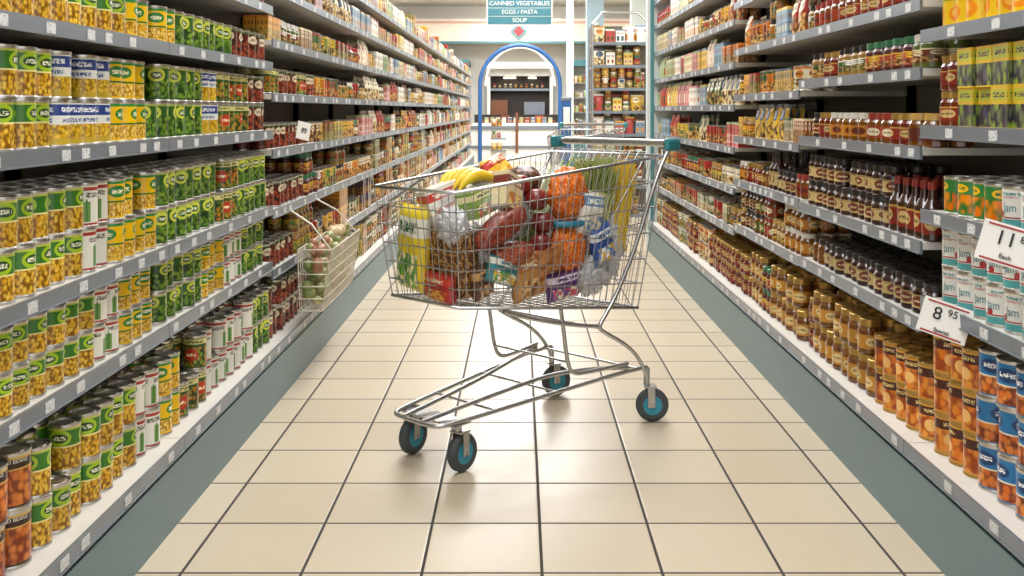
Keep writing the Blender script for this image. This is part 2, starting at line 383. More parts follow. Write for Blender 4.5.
tagM=g.fin(g.mix(g.M('GREATER_THAN',no.outputs[0],.6),c('#d4d5d4'),c('#77746f')),.5)

def shelving(side,bays,lip0,lip,back,name):
    root=empty(name)
    P=MB();K=MB();T=MB();U=MB()
    ys=bays[0][0]; ye=bays[-1][1]
    K.box(side*lip0,side*(lip0+.03),ys,ye,0,bays[0][2][0]-.045)
    K.box(side*(lip0+.03),side*back,ye-.02,ye,0,bays[0][2][0]-.045)
    U.box(side*back,side*(back+.03),ys,ye,0,2.25,0)
    for (y0,y1,lv,spec) in bays:
        for xx in (y0,y1):
            U.box(side*(back-.03),side*back,xx-.015,xx+.015,.2,2.25,1)
        for i,z in enumerate(lv):
            lp=lip0 if i==0 else lip
            P.box(side*(lp+.006),side*back,y0+.002,y1-.002,z-.02,z,0)
            P.box(side*lp,side*(lp+.008),y0+.002,y1-.002,z-.032,z+.004,1)
            P.box(side*(lp-.004),side*lp,y0+.002,y1-.002,z-.032,z-.029,1)
            y=y0+random.uniform(.03,.1)
            while y<y1-.07:
                T.box(side*(lp-.0015),side*lp,y,y+.04,z-.027,z-.003,0)
                y+=random.choice((.1,.15,.2,.24,.3))
            top=(lv[i+1]-.036) if i+1<len(lv) else z+.3
            rows=4 if z<.3 else (3 if z<.9 else 2)
            sg=spec[i] if i<len(spec) else spec[-1]
            fill(side,lp,y0+.004,y1-.004,z,top,sg,rows,off=.055 if i==0 else .02)
    P.build('shelf_plates',[plate,lipM],root); K.build('kickboard',[tealK],root); T.build('price_tickets',[tagM],root); U.build('back_panel',[backM,lipM],root)
    return root
W1=('vcan','vjar','vcan','pbox'); W2=('vpouch','vbox','vcan','vjar'); W3=('ppouch','vbox','pbox','vbox')
PM=('peas','peas','mix','peas','asp','red'); SP=('speas','speas','sasp','speas','scorn2')
LN=[.22,.54,.765,1.07,1.345,1.57,1.85]
Lspec=[[(2.1,'beans'),(2.62,'corn'),(2.78,'asp'),(2.98,'corn2'),(3.25,'mix'),(9,PM)],
 [(2.38,'scorn'),(2.52,'sasp'),(2.85,'scorn2'),(9,SP)],
 [(2.3,'corn'),(2.46,'asp'),(2.85,'corn2'),(3.4,'peas'),(9,PM)],
 [(2.2,'corn'),(2.52,'blue'),(2.76,'corn2'),(3.2,'peas'),(3.4,'blue'),(3.75,'mix'),(9,'red')],
 [(2.6,'corn'),(3.0,'corn2'),(3.5,'peas'),(9,('mix','red'))],[(9,'red')],[(9,W1)]]
L2=[[(4.6,('mix','red','asp')),(9,W1)],[(4.5,'red'),(9,W1)],[(4.7,'red'),(9,W1)],[(4.9,'red'),(9,W1)],[(5.0,('red','mix')),(9,W1)],[(9,W1)],[(9,W2)],[(9,W2)]]
far=[.22,.5,.745,.99,1.22,1.44,1.66,1.87]
bays=[(1.1,2.85,LN,Lspec),(2.85,4.05,LN,Lspec),(4.05,5.25,far,L2),(5.25,6.45,far,L2)]
y=6.45
while y<20: bays.append((y,y+1.2,far,[[(99,W1)]]*3+[[(99,W2)]]*2+[[(99,W3)]]*3 if y<11 else [[(99,W3)]]*8)); y+=1.2
shelving(-1,bays,.955,1.0,1.46,'grocery_shelving')
R1=[.24,.64,.88,1.11,1.37,1.62,1.88]; R2=[.24,.575,.79,1.05,1.27,1.46,1.68,1.9]; R3=[.24,.57,.8,1.02,1.23,1.46,1.7,1.93]; R4=[.24,.54,.75,.96,1.18,1.4,1.62,1.84,2.04]
JJ=('pres','amber','presr','vjar')
rb=[(1.1,2.75,R1,[[(2.4,'blueb'),(9,'peach')],[(2.66,'jam'),(9,'orange')],[(2.3,'jam'),(9,'carrot')],[(2.55,'fig'),(9,'presr')],[(9,'orange')],[(9,'vcan')],[(9,W1)]]),
 (2.75,3.95,R2,[[(3.15,'peach'),(9,('honey','honey','presr'))],[(9,('pres','pres','amber','presr'))],[(9,('pres','bot','pres','amber'))],[(9,('pres','olive','amber','presr'))],[(9,('amber','olive','vjar','presr'))],[(9,('presr','vjar','amber'))],[(9,('bot2','vjar'))],[(9,W1)]]),
 (3.95,5.15,R3,[[(9,('honey','presr','olive','vjar'))],[(9,JJ)],[(9,('bot2','presr','pres','amber'))],[(9,('vjar','vcan','vpouch','pbox'))],[(9,W1)],[(9,W2)],[(9,W2)],[(9,W2)]]),
 (5.15,6.35,R4,[[(9,('presr','vcan'))],[(9,W1)],[(9,W1)],[(9,W2)],[(9,W2)],[(9,W3)],[(9,W2)],[(9,W2)],[(9,W2)]]),
 (6.35,8.2,R4,[[(9,('presr','vcan'))],[(9,W1)],[(9,W1)],[(9,W2)],[(9,W3)],[(9,W3)],[(9,W3)],[(9,W2)],[(9,W2)]])]
rr=shelving(1,rb,1.055,1.10,1.56,'grocery_shelving')
stW=simple('pale_teal_column','#cfd8d4',.5); stT=simple('teal_trim','#4a8388',.4)
b=MB(); b.box(1.06,1.58,8.21,8.25,0,2.6,0); b.box(1.045,1.07,8.205,8.3,0,2.6,0); b.box(1.07,1.10,8.203,8.3,0,2.6,1); b.build('end_panel',[stW,stT],rr)
rb2=[(10.2,11.4,far,[[(99,W3)]]*8),(11.4,12.6,far,[[(99,W2)]]*8),(12.6,13.8,far,[[(99,W3)]]*8),(13.8,15,far,[[(99,W2)]]*8)]
shelving(1,rb2,1.3,1.34,1.75,'grocery_shelving')

rack=empty('product_display_rack')
b=MB(); darkM=simple('dark_rack_back','#6a6054',.6)
def facing_shelf(B,x0,x1,y0,zs,keys,depth=.4,rows=2):
    for z in zs:
        B.box(x0,x1,y0,y0+depth,z-.015,z,0); B.box(x0-.005,x1+.005,y0-.01,y0,z-.02,z+.008,1)
        for r_ in range(rows):
            x=x0+.01
            while x<x1-.1:
                p=PR[random.choice(keys)]
                for q in range(1 if p['h']>.11 else 2):
                    p['inst'][1].append((x+p['w']/2,y0+.045+r_*.08,z+.001+q*p['h'],math.pi/2,random.random(),random.random()))
                x+=p['w']+.005
facing_shelf(b,.7,1.24,9.6,(.15,.42,.68,.92,1.14,1.36,1.58,1.8),('vjar','vpouch','vbox','vcan','ppouch'))
b.box(.7,1.24,9.85,9.87,.1,1.98,2)
b.build('rack_shelves',[plate,lipM,darkM],rack)
chrome=simple('chrome_wire','#c0c2c4',.22,.9,0,.04,30)
tube('rack_posts',[[(x,y,0),(x,y,1.98)] for x in (.695,1.245) for y in (9.6,10.0)]+[[(.695,9.6,1.98),(.8,9.7,2.1),(1.14,9.7,2.1),(1.245,9.6,1.98)]],.012,chrome,rack)
for x0,x1 in ((-4.2,-1.25),(1.2,4.2)):
    wd=empty('grocery_display_case'); b=MB()
    facing_shelf(b,x0,x1,23.9,(.4,.75,1.1,1.45,1.8),('vpouch','ppouch','vbox','vcan'),rows=1)
    b.box(x0,x1,24.3,24.55,0,2.2,0); b.box(x0-.04,x0,23.8,24.55,0,2.25,1); b.box(x1,x1+.04,23.8,24.55,0,2.25,1); b.box(x0-.04,x1+.04,23.75,24.55,2.2,2.35,2); b.box(x0,x1,23.85,24.3,0,.35,2)
    b.build('case_body',[plate,lipM,stT],wd)
# end-of-aisle bins with goods in front of the deli
bin_=empty('promotional_bin'); b=MB()
facing_shelf(b,-.62,-.3,21.2,(.3,.55,.8),('vpouch','vbox'),rows=1); b.box(-.62,-.3,21.3,21.6,0,.29,0); b.build('bin_shelves',[plate,lipM],bin_)
for x in np.arange(-.75,.7,.13):
    for z,yy in ((1.69,24.42),(.8215,22.42)):
        if z<1 or abs(x)<.66: PR['vbox' if z<1 else 'vjar']['inst'][1].append((float(x),yy,z+(.0 if z>1 else .041),math.pi/2,random.random(),random.random()))

PO=build_products()
black=simple('black_ink','#1c1a18',.5); white=simple('white_ink','#f5f3ec',.5); tealI=simple('teal_ink','#2a7c86',.5); redI=simple('red_ink','#a8242a',.5)
L=[]
for x,y,z,*_ in PR['beans']['inst'][0]:
    if x>-1.1 and y>1.6:
        a=math.atan2(-y,-x)+.1
        L.append(('BAKED BEANS',.0105,x,y,z+.101,.0425,a,1))
wraptext(L,white,PO['beans'],'label_text')
L=[];L2_=[]
for x,y,z,*_ in PR['jam']['inst'][0]:
    if x<1.2 and y>1.7:
        a=math.atan2(-y,-x)-.62
        L.append(('Jam',.029,x,y,z+.05,.038,a,.8))
        L2_.append(('Strawberry',.0105,x,y,z+.075,.038,a,.85))
wraptext(L,tealI,PO['jam'],'label_text'); wraptext(L2_,redI,PO['jam'],'label_text')

card=simple('card_white','#f4f2ec',.5)
for nm,(x,y,z,rz),lines in (('price_card',(1.06,2.17,.86,0),[('11',.045,-.008,.012),('85',.022,.03,.02),('Each',.014,0,-.026)]),
                            ('price_card',(1.07,2.52,.625,0),[('8',.045,-.02,.01),('95',.026,.015,.02),('Special',.014,0,-.03)])):
    root=empty(nm,(x,y,z)); root.rotation_euler=(math.radians(-8),math.radians(14),math.radians(-36))
    b=MB(); b.box(-.06,.06,-.001,.001,-.045,.045); o=b.build('card',[card],root)
    b=MB(); b.box(-.05,.05,-.0025,-.001,.036,.04,0); b.box(-.05,.05,-.0025,-.001,-.041,-.037,0); b.build('rule',[redI],root)
    tube('clip',[[(0,.004,-.045),(.0,.02,-.05),(.03,.05,-.03)]],.002,chrome,root)
    for t,s,dx_,dz_ in lines: text('lettering',t,s,(dx_,-.0025,dz_),(math.pi/2,0,0),black,root)
tg=empty('price_card',(-.985,4.55,1.06)); tg.rotation_euler=(0,math.radians(12),math.radians(55))
b=MB(); b.box(-.04,.04,-.001,.001,-.04,.04); b.build('card',[card],tg); text('lettering','99',.035,(0,-.0025,.0),(math.pi/2,0,0),black,tg)

# hanging sign
sg=empty('hanging_aisle_sign',(0,12,0)); b=MB(); b.box(-.4,.39,0,.03,2.165,2.62,0)
for z0,z1 in ((2.385,2.48),(2.285,2.375),(2.185,2.275),(2.49,2.6)): b.box(-.385,.375,-.006,0,z0,z1,1)
b.build('board',[white,simple('teal_sign_panel','#3a7f8c',.4)],sg)
for t,z,s in (('CANNED VEGETABLES',2.432,.072),('EGGS / PASTA',2.33,.07),('SOUP',2.23,.07)): text('lettering',t,s,(-.005,-.009,z),(math.pi/2,0,0),white,sg,.001)
tube('cables',[[(-.3,.015,2.62),(-.3,.015,3.7)],[(.3,.015,2.62),(.3,.015,3.7)]],.006,chrome,sg)

# deli counter + arch
deli=empty('deli_counter'); cw_=simple('white_enamel','#f0efe9',.3); dark=simple('dark_interior','#2e2620',.6); blueA=simple('blue_arch_paint','#2c5f9c',.4); brk=simple('brown_wood','#7a4a2c',.5)
b=MB(); b.box(-1.1,.95,22.3,23.1,0,.82,0); b.box(-1.12,.97,22.26,22.3,.3,.36,1); b.box(-1.12,.97,22.26,22.3,.72,.8,1); b.box(-1.05,.9,22.38,23.1,.82,.86,0); b.box(-1.05,.9,23.0,23.04,.86,1.05,2)
b.box(-.1,-.04,22.2,22.26,.2,1.1,4)
for i in range(7): b.box(-.95+i*.26,-.95+i*.26+.18,22.5,22.9,.86,.93+.05*(i%3),4+(i%2))
b.build('counter_case',[cw_,lipM,dark,lipM,brk,simple('meat_red','#a84a3c',.5)],deli)
b=MB(); b.box(-.8,.8,24.55,24.6,.8,2.1,0); b.box(-.8,.8,24.3,24.55,1.62,1.68,2); b.box(-.7,-.3,24.3,24.55,.9,1.4,3); b.box(.1,.6,24.3,24.55,.9,1.35,2); b.box(-.8,.8,24.2,24.5,1.98,2.15,1); b.box(-.8,-.72,24.2,24.55,.8,2,1); b.box(.72,.8,24.2,24.55,.8,2,1)
b.build('back_wall_unit',[dark,cw_,lipM,brk,blueA],deli)
lampW=G('warm_lamp'); lampW.b.inputs['Emission Color'].default_value=(1,.9,.7,1); lampW.b.inputs['Emission Strength'].default_value=5; lampW=lampW.fin(c('#fff0d0'))
b=MB(); b.box(-.4,-.1,24.25,24.4,1.92,1.95); b.box(.2,.4,24.25,24.4,1.92,1.95); b.build('case_lamp',[lampW],deli)
arch=empty('entrance_arch'); pts=[(-.88,22,0),(-.88,22,1.7)]+[(-.88*math.cos(t),22,1.7+.88*math.sin(t)) for t in [math.pi*i/20 for i in range(21)]]+[(.88,22,1.7),(.88,22,0)]
tube('arch_tube',[pts],.045,blueA,arch); pts2=[(p[0]*.87,p[1]+.01,p[2]*.97+.03) for p in pts[2:-2]]
tube('arch_inner',[pts2],.025,simple('white_trim','#f0f0ea',.4),arch)
b=MB(); b.box(-.8,.8,23.9,24.0,2.15,2.3,0); b.box(-4,4,23.5,24.55,2.75,3.3,1); b.box(-4,4,23.46,23.5,2.72,2.77,2); b.box(-4,4,23.46,23.5,3.2,3.24,3)
b.build('trim_bulkhead',[white,simple('peach_bulkhead','#f0e4d2',.7),stT,simple('rose_trim','#d8a898',.6)])
dm=empty('diamond_wall_ornament',(-.03,23.42,3.0)); 
for i,(s,m) in enumerate(((.2,stT),(.13,redI))):
    me=bpy.data.meshes.new('diamond'); s0=s; me.from_pydata([(-s0,-.01*i,0),(0,-.01*i,-s0),(s0,-.01*i,0),(0,-.01*i,s0),(-s0,.02,0),(0,.02,-s0),(s0,.02,0),(0,.02,s0)],[],[(0,1,2,3),(0,4,5,1),(1,5,6,2),(2,6,7,3),(3,7,4,0)]); me.materials.append(m); link(bpy.data.objects.new('diamond',me),dm)
for x,y,w,m in ((1.0,20,.07,stW),(1.42,19,.16,simple('blue_grey_column','#9db4c0',.5)),(2.0,17,.12,stW)):
    b=MB(); b.box(x-w,x+w,y-w,y+w,0,3.7,0); b.box(x-w-.03,x+w+.03,y-w-.03,y+w+.03,0,.15,1); b.box(x-w-.03,x+w+.03,y-w-.03,y+w+.03,3.5,3.7,1); b.build('support_column',[m,stT])
b=MB(); b.box(.62,.8,15.2,15.45,0,.1,1); b.box(.64,.78,15.22,15.43,.1,1.3,0); b.box(.66,.76,15.2,15.22,.9,1.2,2); b.box(.63,.79,15.21,15.44,1.3,1.35,1); b.build('promotional_stand',[blueA,lipM,white],None,.01)

# ---------------------------------------------------------------- shopping cart
rubber=simple('grey_rubber','#43494c',.6); hubM=simple('teal_wheel_hub','#2f8fa8',.35); tealP=simple('teal_handle_plastic','#2a7f88',.3,0,.3)
steel=simple('zinc_steel','#b5b5b2',.25,.85,0,.06,20)
def revolve_mesh(name,prof,seg,mats,parent):
    V=[];F=[];MI=[];n=len(prof)
    for i in range(seg):
        a=2*math.pi*i/seg
        for (r,x,m) in prof: V.append((r*math.cos(a),x,r*math.sin(a)))
    for i in range(seg):
        j=(i+1)%seg
        for k in range(n-1): F.append((i*n+k,i*n+k+1,j*n+k+1,j*n+k)); MI.append(prof[k][2])
    me=bpy.data.meshes.new(name); me.from_pydata(V,[],F); 
    for m in mats: me.materials.append(m)
    me.polygons.foreach_set('material_index',MI); me.update(); return link(bpy.data.objects.new(name,me),parent)
def lerp(a,b,t): return tuple(a[i]+(b[i]-a[i])*t for i in range(3))
def cart(loc,rz,wheels,grip):
    C=empty('shopping_cart',loc,rz)
    TF=lambda s:(.93,s*.2,.90); TR=lambda s:(-.05,s*.28,.985); BF=lambda s:(.88,s*.165,.535); BR=lambda s:(.06,s*.24,.43)
    thin=[];mid=[]
    for s in (1,-1):
        for i in range(1,28):
            t=i/28; thin.append([lerp(TF(s),TR(s),t),lerp(BF(s),BR(s),t)])
        for k in (.17,.34,.51,.68,.84): mid.append([lerp(TF(s),BF(s),k),lerp(TR(s),BR(s),k)])
        mid.append([TF(s),BF(s)]); mid.append([TR(s),BR(s)])
    for i in range(1,12):
        t=i/12; thin.append([lerp(TF(1),TF(-1),t),lerp(BF(1),BF(-1),t)])
        thin.append([lerp(BF(1),BF(-1),t),lerp(BR(1),BR(-1),t)])
    for i in range(1,16):
        t=i/16; thin.append([lerp(TR(1),TR(-1),t),lerp(BR(1),BR(-1),t)])
    for k in (.17,.34,.51,.68,.84):
        mid.append([lerp(TF(1),BF(1),k),lerp(TF(-1),BF(-1),k)]); mid.append([lerp(TR(1),BR(1),k),lerp(TR(-1),BR(-1),k)])
    for i in range(0,13):
        t=i/12; mid.append([lerp(BF(1),BR(1),t),lerp(BF(-1),BR(-1),t)])
    tube('basket_wires',thin,.0015,chrome,C,res=1); tube('basket_ribs',mid,.0025,chrome,C,res=1)
    rim=[TF(1),TR(1),TR(-1),TF(-1)]
    tube('basket_rim',[(rim,True),([BF(1),BR(1),BR(-1),BF(-1)],True)],.0058,chrome,C)
    seat=[]
    A=(.0,.24,1.0);B=(.0,-.24,1.0);D=(.2,.2,.72);E=(.2,-.2,.72)
    for i in range(13):
        t=i/12; seat.append([lerp(A,B,t),lerp(D,E,t)])
    for i in range(4): seat.append([lerp(A,D,i/3),lerp(B,E,i/3)])
    for i in range(9): seat.append([lerp(D,E,i/8),lerp((.02,.24,.74),(.02,-.24,.74),i/8)])
    tube('child_seat',seat,.002,chrome,C,res=1)
    fr=[]
    for s in (1,-1):
        fr.append([(-.1,s*.285,1.03),(-.05,s*.285,.99),(.03,s*.28,.85),(.1,s*.27,.68),(.2,s*.255,.5),(.27,s*.25,.425),(.3,s*.25,.395),(.26,s*.25,.37),(.12,s*.245,.3),(.03,s*.24,.22),(0,s*.237,.16)])
        fr.append([(.0,s*.237,.2),(.1,s*.23,.205),(.4,s*.19,.19),(.84,s*.13,.165),(.92,s*.11,.16),(.93,s*.06,.16),(.93,0,.16)])
        fr.append([(.42,s*.18,.475),(.405,s*.18,.4),(.385,s*.18,.28),(.36,s*.18,.235),(.3,s*.185,.225),(.1,s*.225,.23)])
        fr.append([(.3,s*.25,.4),(.5,s*.2,.43),(.7,s*.18,.5)])
        fr.append([(.1,s*.23,.215),(.3,s*.13,.235),(.6,s*.07,.2),(.93,s*.045,.165)])
    tube('frame_tubes',fr,.0075,chrome,C,smooth=True,res=3)
    tube('chassis_bars',[[(.04,.237,.2),(.04,-.237,.2)],[(.45,.19,.19),(.45,-.19,.19)],[(.385,.18,.28),(.385,-.18,.28)],[(.7,.15,.172),(.7,-.15,.172)],[(.3,.25,.395),(.3,-.25,.395)]],.0045,chrome,C)
    b=MB(); b.box(.8,.88,-.135,.135,.152,.158); b.build('front_plate',[steel],C,.002)
    tube('handle_bar',[[(-.1,-.285,1.03),(-.1,.285,1.03)]],.012,steel,C,res=4)
    tube('handle_grip',[[(-.1,-.25,1.03),(-.1,.25,1.03)]],.0145,grip,C,res=5)
    for s in (1,-1):
        b=MB(); b.box(-.135,-.055,s*.285-.014,s*.285+.014,1.0,1.05); b.build('handle_end_cap',[tealP],C,.012)
    for i,(u,v,a) in enumerate(wheels):
        K=bpy.data.objects.new('caster',None); link(K,C); K.location=(u,v,0); K.rotation_euler[2]=a
        w=revolve_mesh('wheel',[(.0,-.014,1),(.012,-.019,1),(.036,-.015,1),(.044,-.016,0),(.056,-.015,0),(.061,-.008,0),(.061,.008,0),(.056,.015,0),(.044,.016,0),(.036,.015,1),(.012,.019,1),(.0,.014,1)],28,[rubber,hubM],K)
        w.location=(-.02,0,.0615)
        for p in w.data.polygons: p.use_smooth=True
        b=MB()
        for s in (1,-1): b.box(-.028,.0,s*.023-.0015,s*.023+.0015,.055,.13)
        b.box(-.034,.014,-.0245,.0245,.128,.134); b.build('fork',[steel],K,.002)
        tube('axle',[[(-.02,-.028,.0615),(-.02,.028,.0615)]],.006,steel,K); tube('stem',[[(0,0,.13),(0,0,.2 if i>1 else .16)]],.012,steel,K)
    return C
RZ=math.atan2(-.724,-.69); CL=(.299,3.877,0)
cart(CL,RZ,[(.845,.12,.1),(.845,-.12,.15),(0,.237,-.75),(0,-.237,-.4)],steel)
cart((.62,8.75,0),math.radians(100),[(.845,.12,.2),(.845,-.12,.1),(0,.237,0),(0,-.237,.1)],steel)
cR,sR=math.cos(RZ),math.sin(RZ)
def W(u,v,z): return Vector((CL[0]+u*cR-v*sR, CL[1]+u*sR+v*cR, z))
# ---------------------------------------------------------------- groceries
import bmesh
def blob(name,p,sc,mat,amp=.15,fr=2.5,seed=0,rot=(0,0,0),sub=4,box=0,crease=0):
    bm=bmesh.new(); bmesh.ops.create_icosphere(bm,subdivisions=5 if (crease or box) else sub,radius=1)
    for v in bm.verts:
        d=v.co.normalized()
        if box:
            q=max(abs(d.x),abs(d.y),abs(d.z)); d=d.lerp(d/q,box)
        n=noise.noise(d*fr+Vector((seed*7.3,seed*3.1,seed)))
        rg=(1-abs(noise.noise(d*fr*2.3+Vector((seed,seed*5.1,2)))))**4 if crease else 0
        fine=((1-abs(noise.noise(d*9+Vector((seed,1,seed)))))**6)*.05 if crease else 0
        v.co=d*(1+amp*n-crease*rg-fine)
    me=bpy.data.meshes.new(name); bm.to_mesh(me); bm.free()
    for f_ in me.polygons: f_.use_smooth=True
    me.materials.append(mat); o=link(bpy.data.objects.new(name,me)); o.location=W(*p); o.scale=sc; o.rotation_euler=(rot[0],rot[1],RZ+rot[2]); return o
def pillow(name,p,sc,mat,seed=0,rot=(0,0,0)):
    V=[];F=[];nu,nv=26,30
    for sgn in (1,-1):
        b0=len(V)
        for j in range(nv+1):
            t=j/nv*2-1
            for i in range(nu+1):
                s_=i/nu*2-1
                e=max(0,1-abs(t)**6)*max(0,1-abs(s_)**4); e=e**.55
                body=min(1,max(0,(1-abs(t))/.1))
                wr=noise.noise(Vector((s_*3,t*3,seed*5+sgn)))*.18+(1-abs(noise.noise(Vector((s_*4,t*2.2,seed+9)))))**5*-.16
                yv=sgn*(e*body*(1+wr)+.02)
                V.append((s_*(1-.06*(1-abs(t))),yv,t+(.015*math.sin(s_*30) if abs(t)>.97 else 0)))
        for j in range(nv):
            for i in range(nu):
                a=b0+j*(nu+1)+i; q=(a,a+1,a+nu+2,a+nu+1); F.append(q if sgn<0 else q[::-1])
    me=bpy.data.meshes.new(name); me.from_pydata(V,[],F); me.update()
    for f_ in me.polygons: f_.use_smooth=True
    me.materials.append(mat); o=link(bpy.data.objects.new(name,me)); o.location=W(*p); o.scale=sc; o.rotation_euler=(rot[0],rot[1],RZ+rot[2]); return o
def carton(name,p,sc,mat,rot=(0,0,0)):
    b=MB(); b.box(-1,1,-1,1,-1,1); me_=b.build(name,[mat]); me_.location=W(*p); me_.scale=sc; me_.rotation_euler=(rot[0],rot[1],RZ+rot[2])
    bv=me_.modifiers.new('b','BEVEL'); bv.width=.05; bv.segments=2; return me_
def pack(name,base,art,bandc,inkc,rough=.28,zs=(-.9,-.1),bz=(.3,.75)):
    g=G(name); tc=g.n('ShaderNodeTexCoord'); o=g.sep(tc.outputs['Object']); x,z=o[0],o[2]
    vo=g.n('ShaderNodeTexVoronoi'); vo.inputs['Scale'].default_value=5; g.put(vo.inputs['Vector'],tc.outputs['Object'])
    a=g.ramp(g.sep(vo.outputs['Color'])[0],[c(q) for q in art])
    col=g.mix(g.M('MULTIPLY',g.rng(z,zs[0],zs[1]),g.rng(x,-.8,.8)),c(base),a)
    col=g.mix(g.rng(z,bz[0],bz[1]),col,c(bandc))
    no=g.n('ShaderNodeTexNoise'); no.inputs['Scale'].default_value=1; g.put(no.inputs['Vector'],g.comb(g.M('MULTIPLY',x,9.0),0.0,g.M('MULTIPLY',z,5.0)))
    m=g.M('MULTIPLY',g.M('MULTIPLY',g.rng(z,bz[0]+.1,bz[1]-.1),g.rng(x,-.7,.7)),g.M('GREATER_THAN',no.outputs[0],.48))
    return g.fin(g.mix(m,col,c(inkc)),rough,0,.3)
def pat(name,cols,scale,rough=.35,ed=None,coat=.3,edge=.4,stretch=(1,1,1)):
    g=G(name); tc=g.n('ShaderNodeTexCoord'); mp=g.n('ShaderNodeMapping'); mp.inputs['Scale'].default_value=stretch; g.put(mp.inputs[0],tc.outputs['Object'])
    vo=g.n('ShaderNodeTexVoronoi'); vo.inputs['Scale'].default_value=scale; g.put(vo.inputs['Vector'],mp.outputs[0])
    col=g.ramp(g.sep(vo.outputs['Color'])[0],[c(x) for x in cols])
    if ed: col=g.mix(g.M('GREATER_THAN',vo.outputs['Distance'],edge),col,c(ed))
    return g.fin(col,rough,0,coat)
g=G('clear_plastic'); plas=g.fin((.95,.95,.95,1),.1,0,.5,Alpha=.14)
g=G('white_plastic_film'); film=g.fin((.85,.85,.87,1),.22,0,.4,Alpha=.74)
appl=pat('red_apple_skin',['#7a1c16','#8f2a1c','#6a1814','#a03a22'],6,.3)
def cluster(name,items,mat,r):
    bm=bmesh.new()
    for (u,v,z) in items:
        rr_=r*random.uniform(.92,1.08); w=W(u,v,z)
        geo=bmesh.ops.create_uvsphere(bm,u_segments=18,v_segments=12,radius=rr_)
        for q in geo['verts']:
            k=math.hypot(q.co.x,q.co.y)/rr_
            q.co.z*= (.78+.18*min(1,k*2)); q.co+=w
    me=bpy.data.meshes.new(name); bm.to_mesh(me); bm.free()
    for f_ in me.polygons: f_.use_smooth=True
    me.materials.append(mat); return link(bpy.data.objects.new(name,me))
cluster('red_apples',[(.5,.14,.85),(.54,.1,.9),(.48,.15,.77),(.5,.16,.7)],appl,.04)
orM=pat('orange_net_mesh',['#ee8a2c','#e47220','#f29a3e','#e0681e'],12,.4,'#c4560f',.2,.55)
blob('orange_net_bag',(.36,.16,.86),(.085,.06,.1),orM,.14,3.2,5,crease=.08)
blob('orange_net_bag',(.37,.165,.67),(.085,.055,.09),orM,.14,3.2,6,crease=.08)
tube('net_bag_band',[([tuple(W(.36+.07*math.cos(t),.16+.05*math.sin(t),.76)) for t in [i*math.pi/8 for i in range(16)]],True)],.012,simple('teal_band','#2a7f96',.4),None)
blob('salami',(.68,.15,.77),(.13,.05,.047),pat('salami_skin',['#7a2a1c','#8a3826','#6a2018','#9a4a34'],12,.35),.08,2,41,rot=(0,.4,.1))
blob('smoked_ham',(.64,.155,.68),(.1,.045,.04),pat('ham_skin',['#a0503a','#8a3a28','#b8684a'],9,.35),.12,2,42,rot=(0,.1,0))
blob('woven_snack_bag',(.8,.03,.66),(.05,.1,.12),pat('brown_woven',['#5f3a22','#7f5530','#b98c50','#40261a'],9,.4,stretch=(1,1.5,2)),.06,3,1,box=.7)
pillow('cereal_bag',(.86,-.08,.7),(.075,.035,.14),pack('yellow_green_pack','#e8cc2a',['#4a8a3a','#7aa83a','#e8dca0'],'#f0ece0','#2f6a34'),2,(0,.08,1.45))
pillow('red_snack_packet',(.86,.05,.585),(.09,.028,.045),pack('red_foil','#a8282a',['#d8a040','#b84a2a'],'#c83a30','#f0e0c0'),3,(0,0,1.35))
pillow('cookie_packet',(.555,.155,.6),(.085,.032,.08),pack('cookie_pack','#c08a4e',['#8a5226','#e8c48a','#b87436','#d0a060'],'#a86a38','#f0e0b8'),4,(0,.15,.05))
pillow('frozen_vegetable_bag',(.69,.16,.63),(.075,.03,.045),pack('teal_pack','#2a8088',['#5f9a4a','#e8ece0','#d8b040'],'#e8ece0','#2a6a80'),6,(0,-.3,.1))
pillow('chocolate_snack_bag',(.755,.135,.6),(.05,.026,.055),pack('brown_pack','#5a3824',['#d8b080','#7a4a28','#a87a4a'],'#c89a5a','#3a2014'),7,(0,.2,.2))
pillow('purple_candy_bag',(.41,.18,.55),(.075,.028,.05),pack('purple_pack','#5a3470',['#7a4a8a','#e8dcc0','#c84a6a'],'#e0d4e0','#4a2a6a'),8,(0,.1,-.1))
blob('bread_loaf',(.48,.17,.65),(.07,.035,.045),pat('bread_crust',['#a86a34','#b87a40','#9a5c2c'],3,.6),.12,2,9,box=.7,rot=(0,.25,0))
pillow('blue_snack_bag',(.23,.205,.68),(.055,.03,.07),pack('blue_pack','#2a55a0',['#e8eef4','#e0b840','#3a70c0'],'#e8eef4','#2a4a90'),10,(0,.3,-.05))
carton('tea_box',(.74,.09,.85),(.065,.035,.045),pack('green_box','#7a9a3a',['#e8dca0','#3a6a2a','#c8402a'],'#e8e0b0','#2a5a24'),(.2,.15,.3))
carton('cracker_box',(.78,-.02,.85),(.075,.035,.06),pack('pale_box','#e8e4d8',['#c8403a','#ecd8a8','#b87a3a'],'#c8403a','#f4f0e0'),(.1,.3,-.2))
carton('pasta_box',(.62,.12,.88),(.05,.03,.06),pack('pasta_box_print','#d8c8a0',['#c87a3a','#e8d080'],'#7a3a30','#f0e8d0'),(.15,-.4,.2))
pillow('rice_packet',(.28,.19,.79),(.065,.035,.08),pack('rice_pack','#ece8de',['#cfc8b4','#5f8ab0','#e0d8c0'],'#5f8ab0','#ffffff'),17,(0,-.15,0))
for i,(p,s) in enumerate([((.25,.17,.57),(.11,.05,.08)),((.3,.0,.62),(.2,.13,.15)),((.62,-.03,.65),(.2,.11,.12)),((.13,.1,.62),(.06,.1,.13)),((.83,.08,.78),(.05,.06,.07)),((.14,.18,.66),(.06,.035,.12))]):
    blob('plastic_grocery_bag',p,s,film,.25,3,20+i,crease=.35)
blob('clear_produce_bag',(.66,.05,.8),(.22,.13,.12),plas,.2,3.5,31,crease=.3)
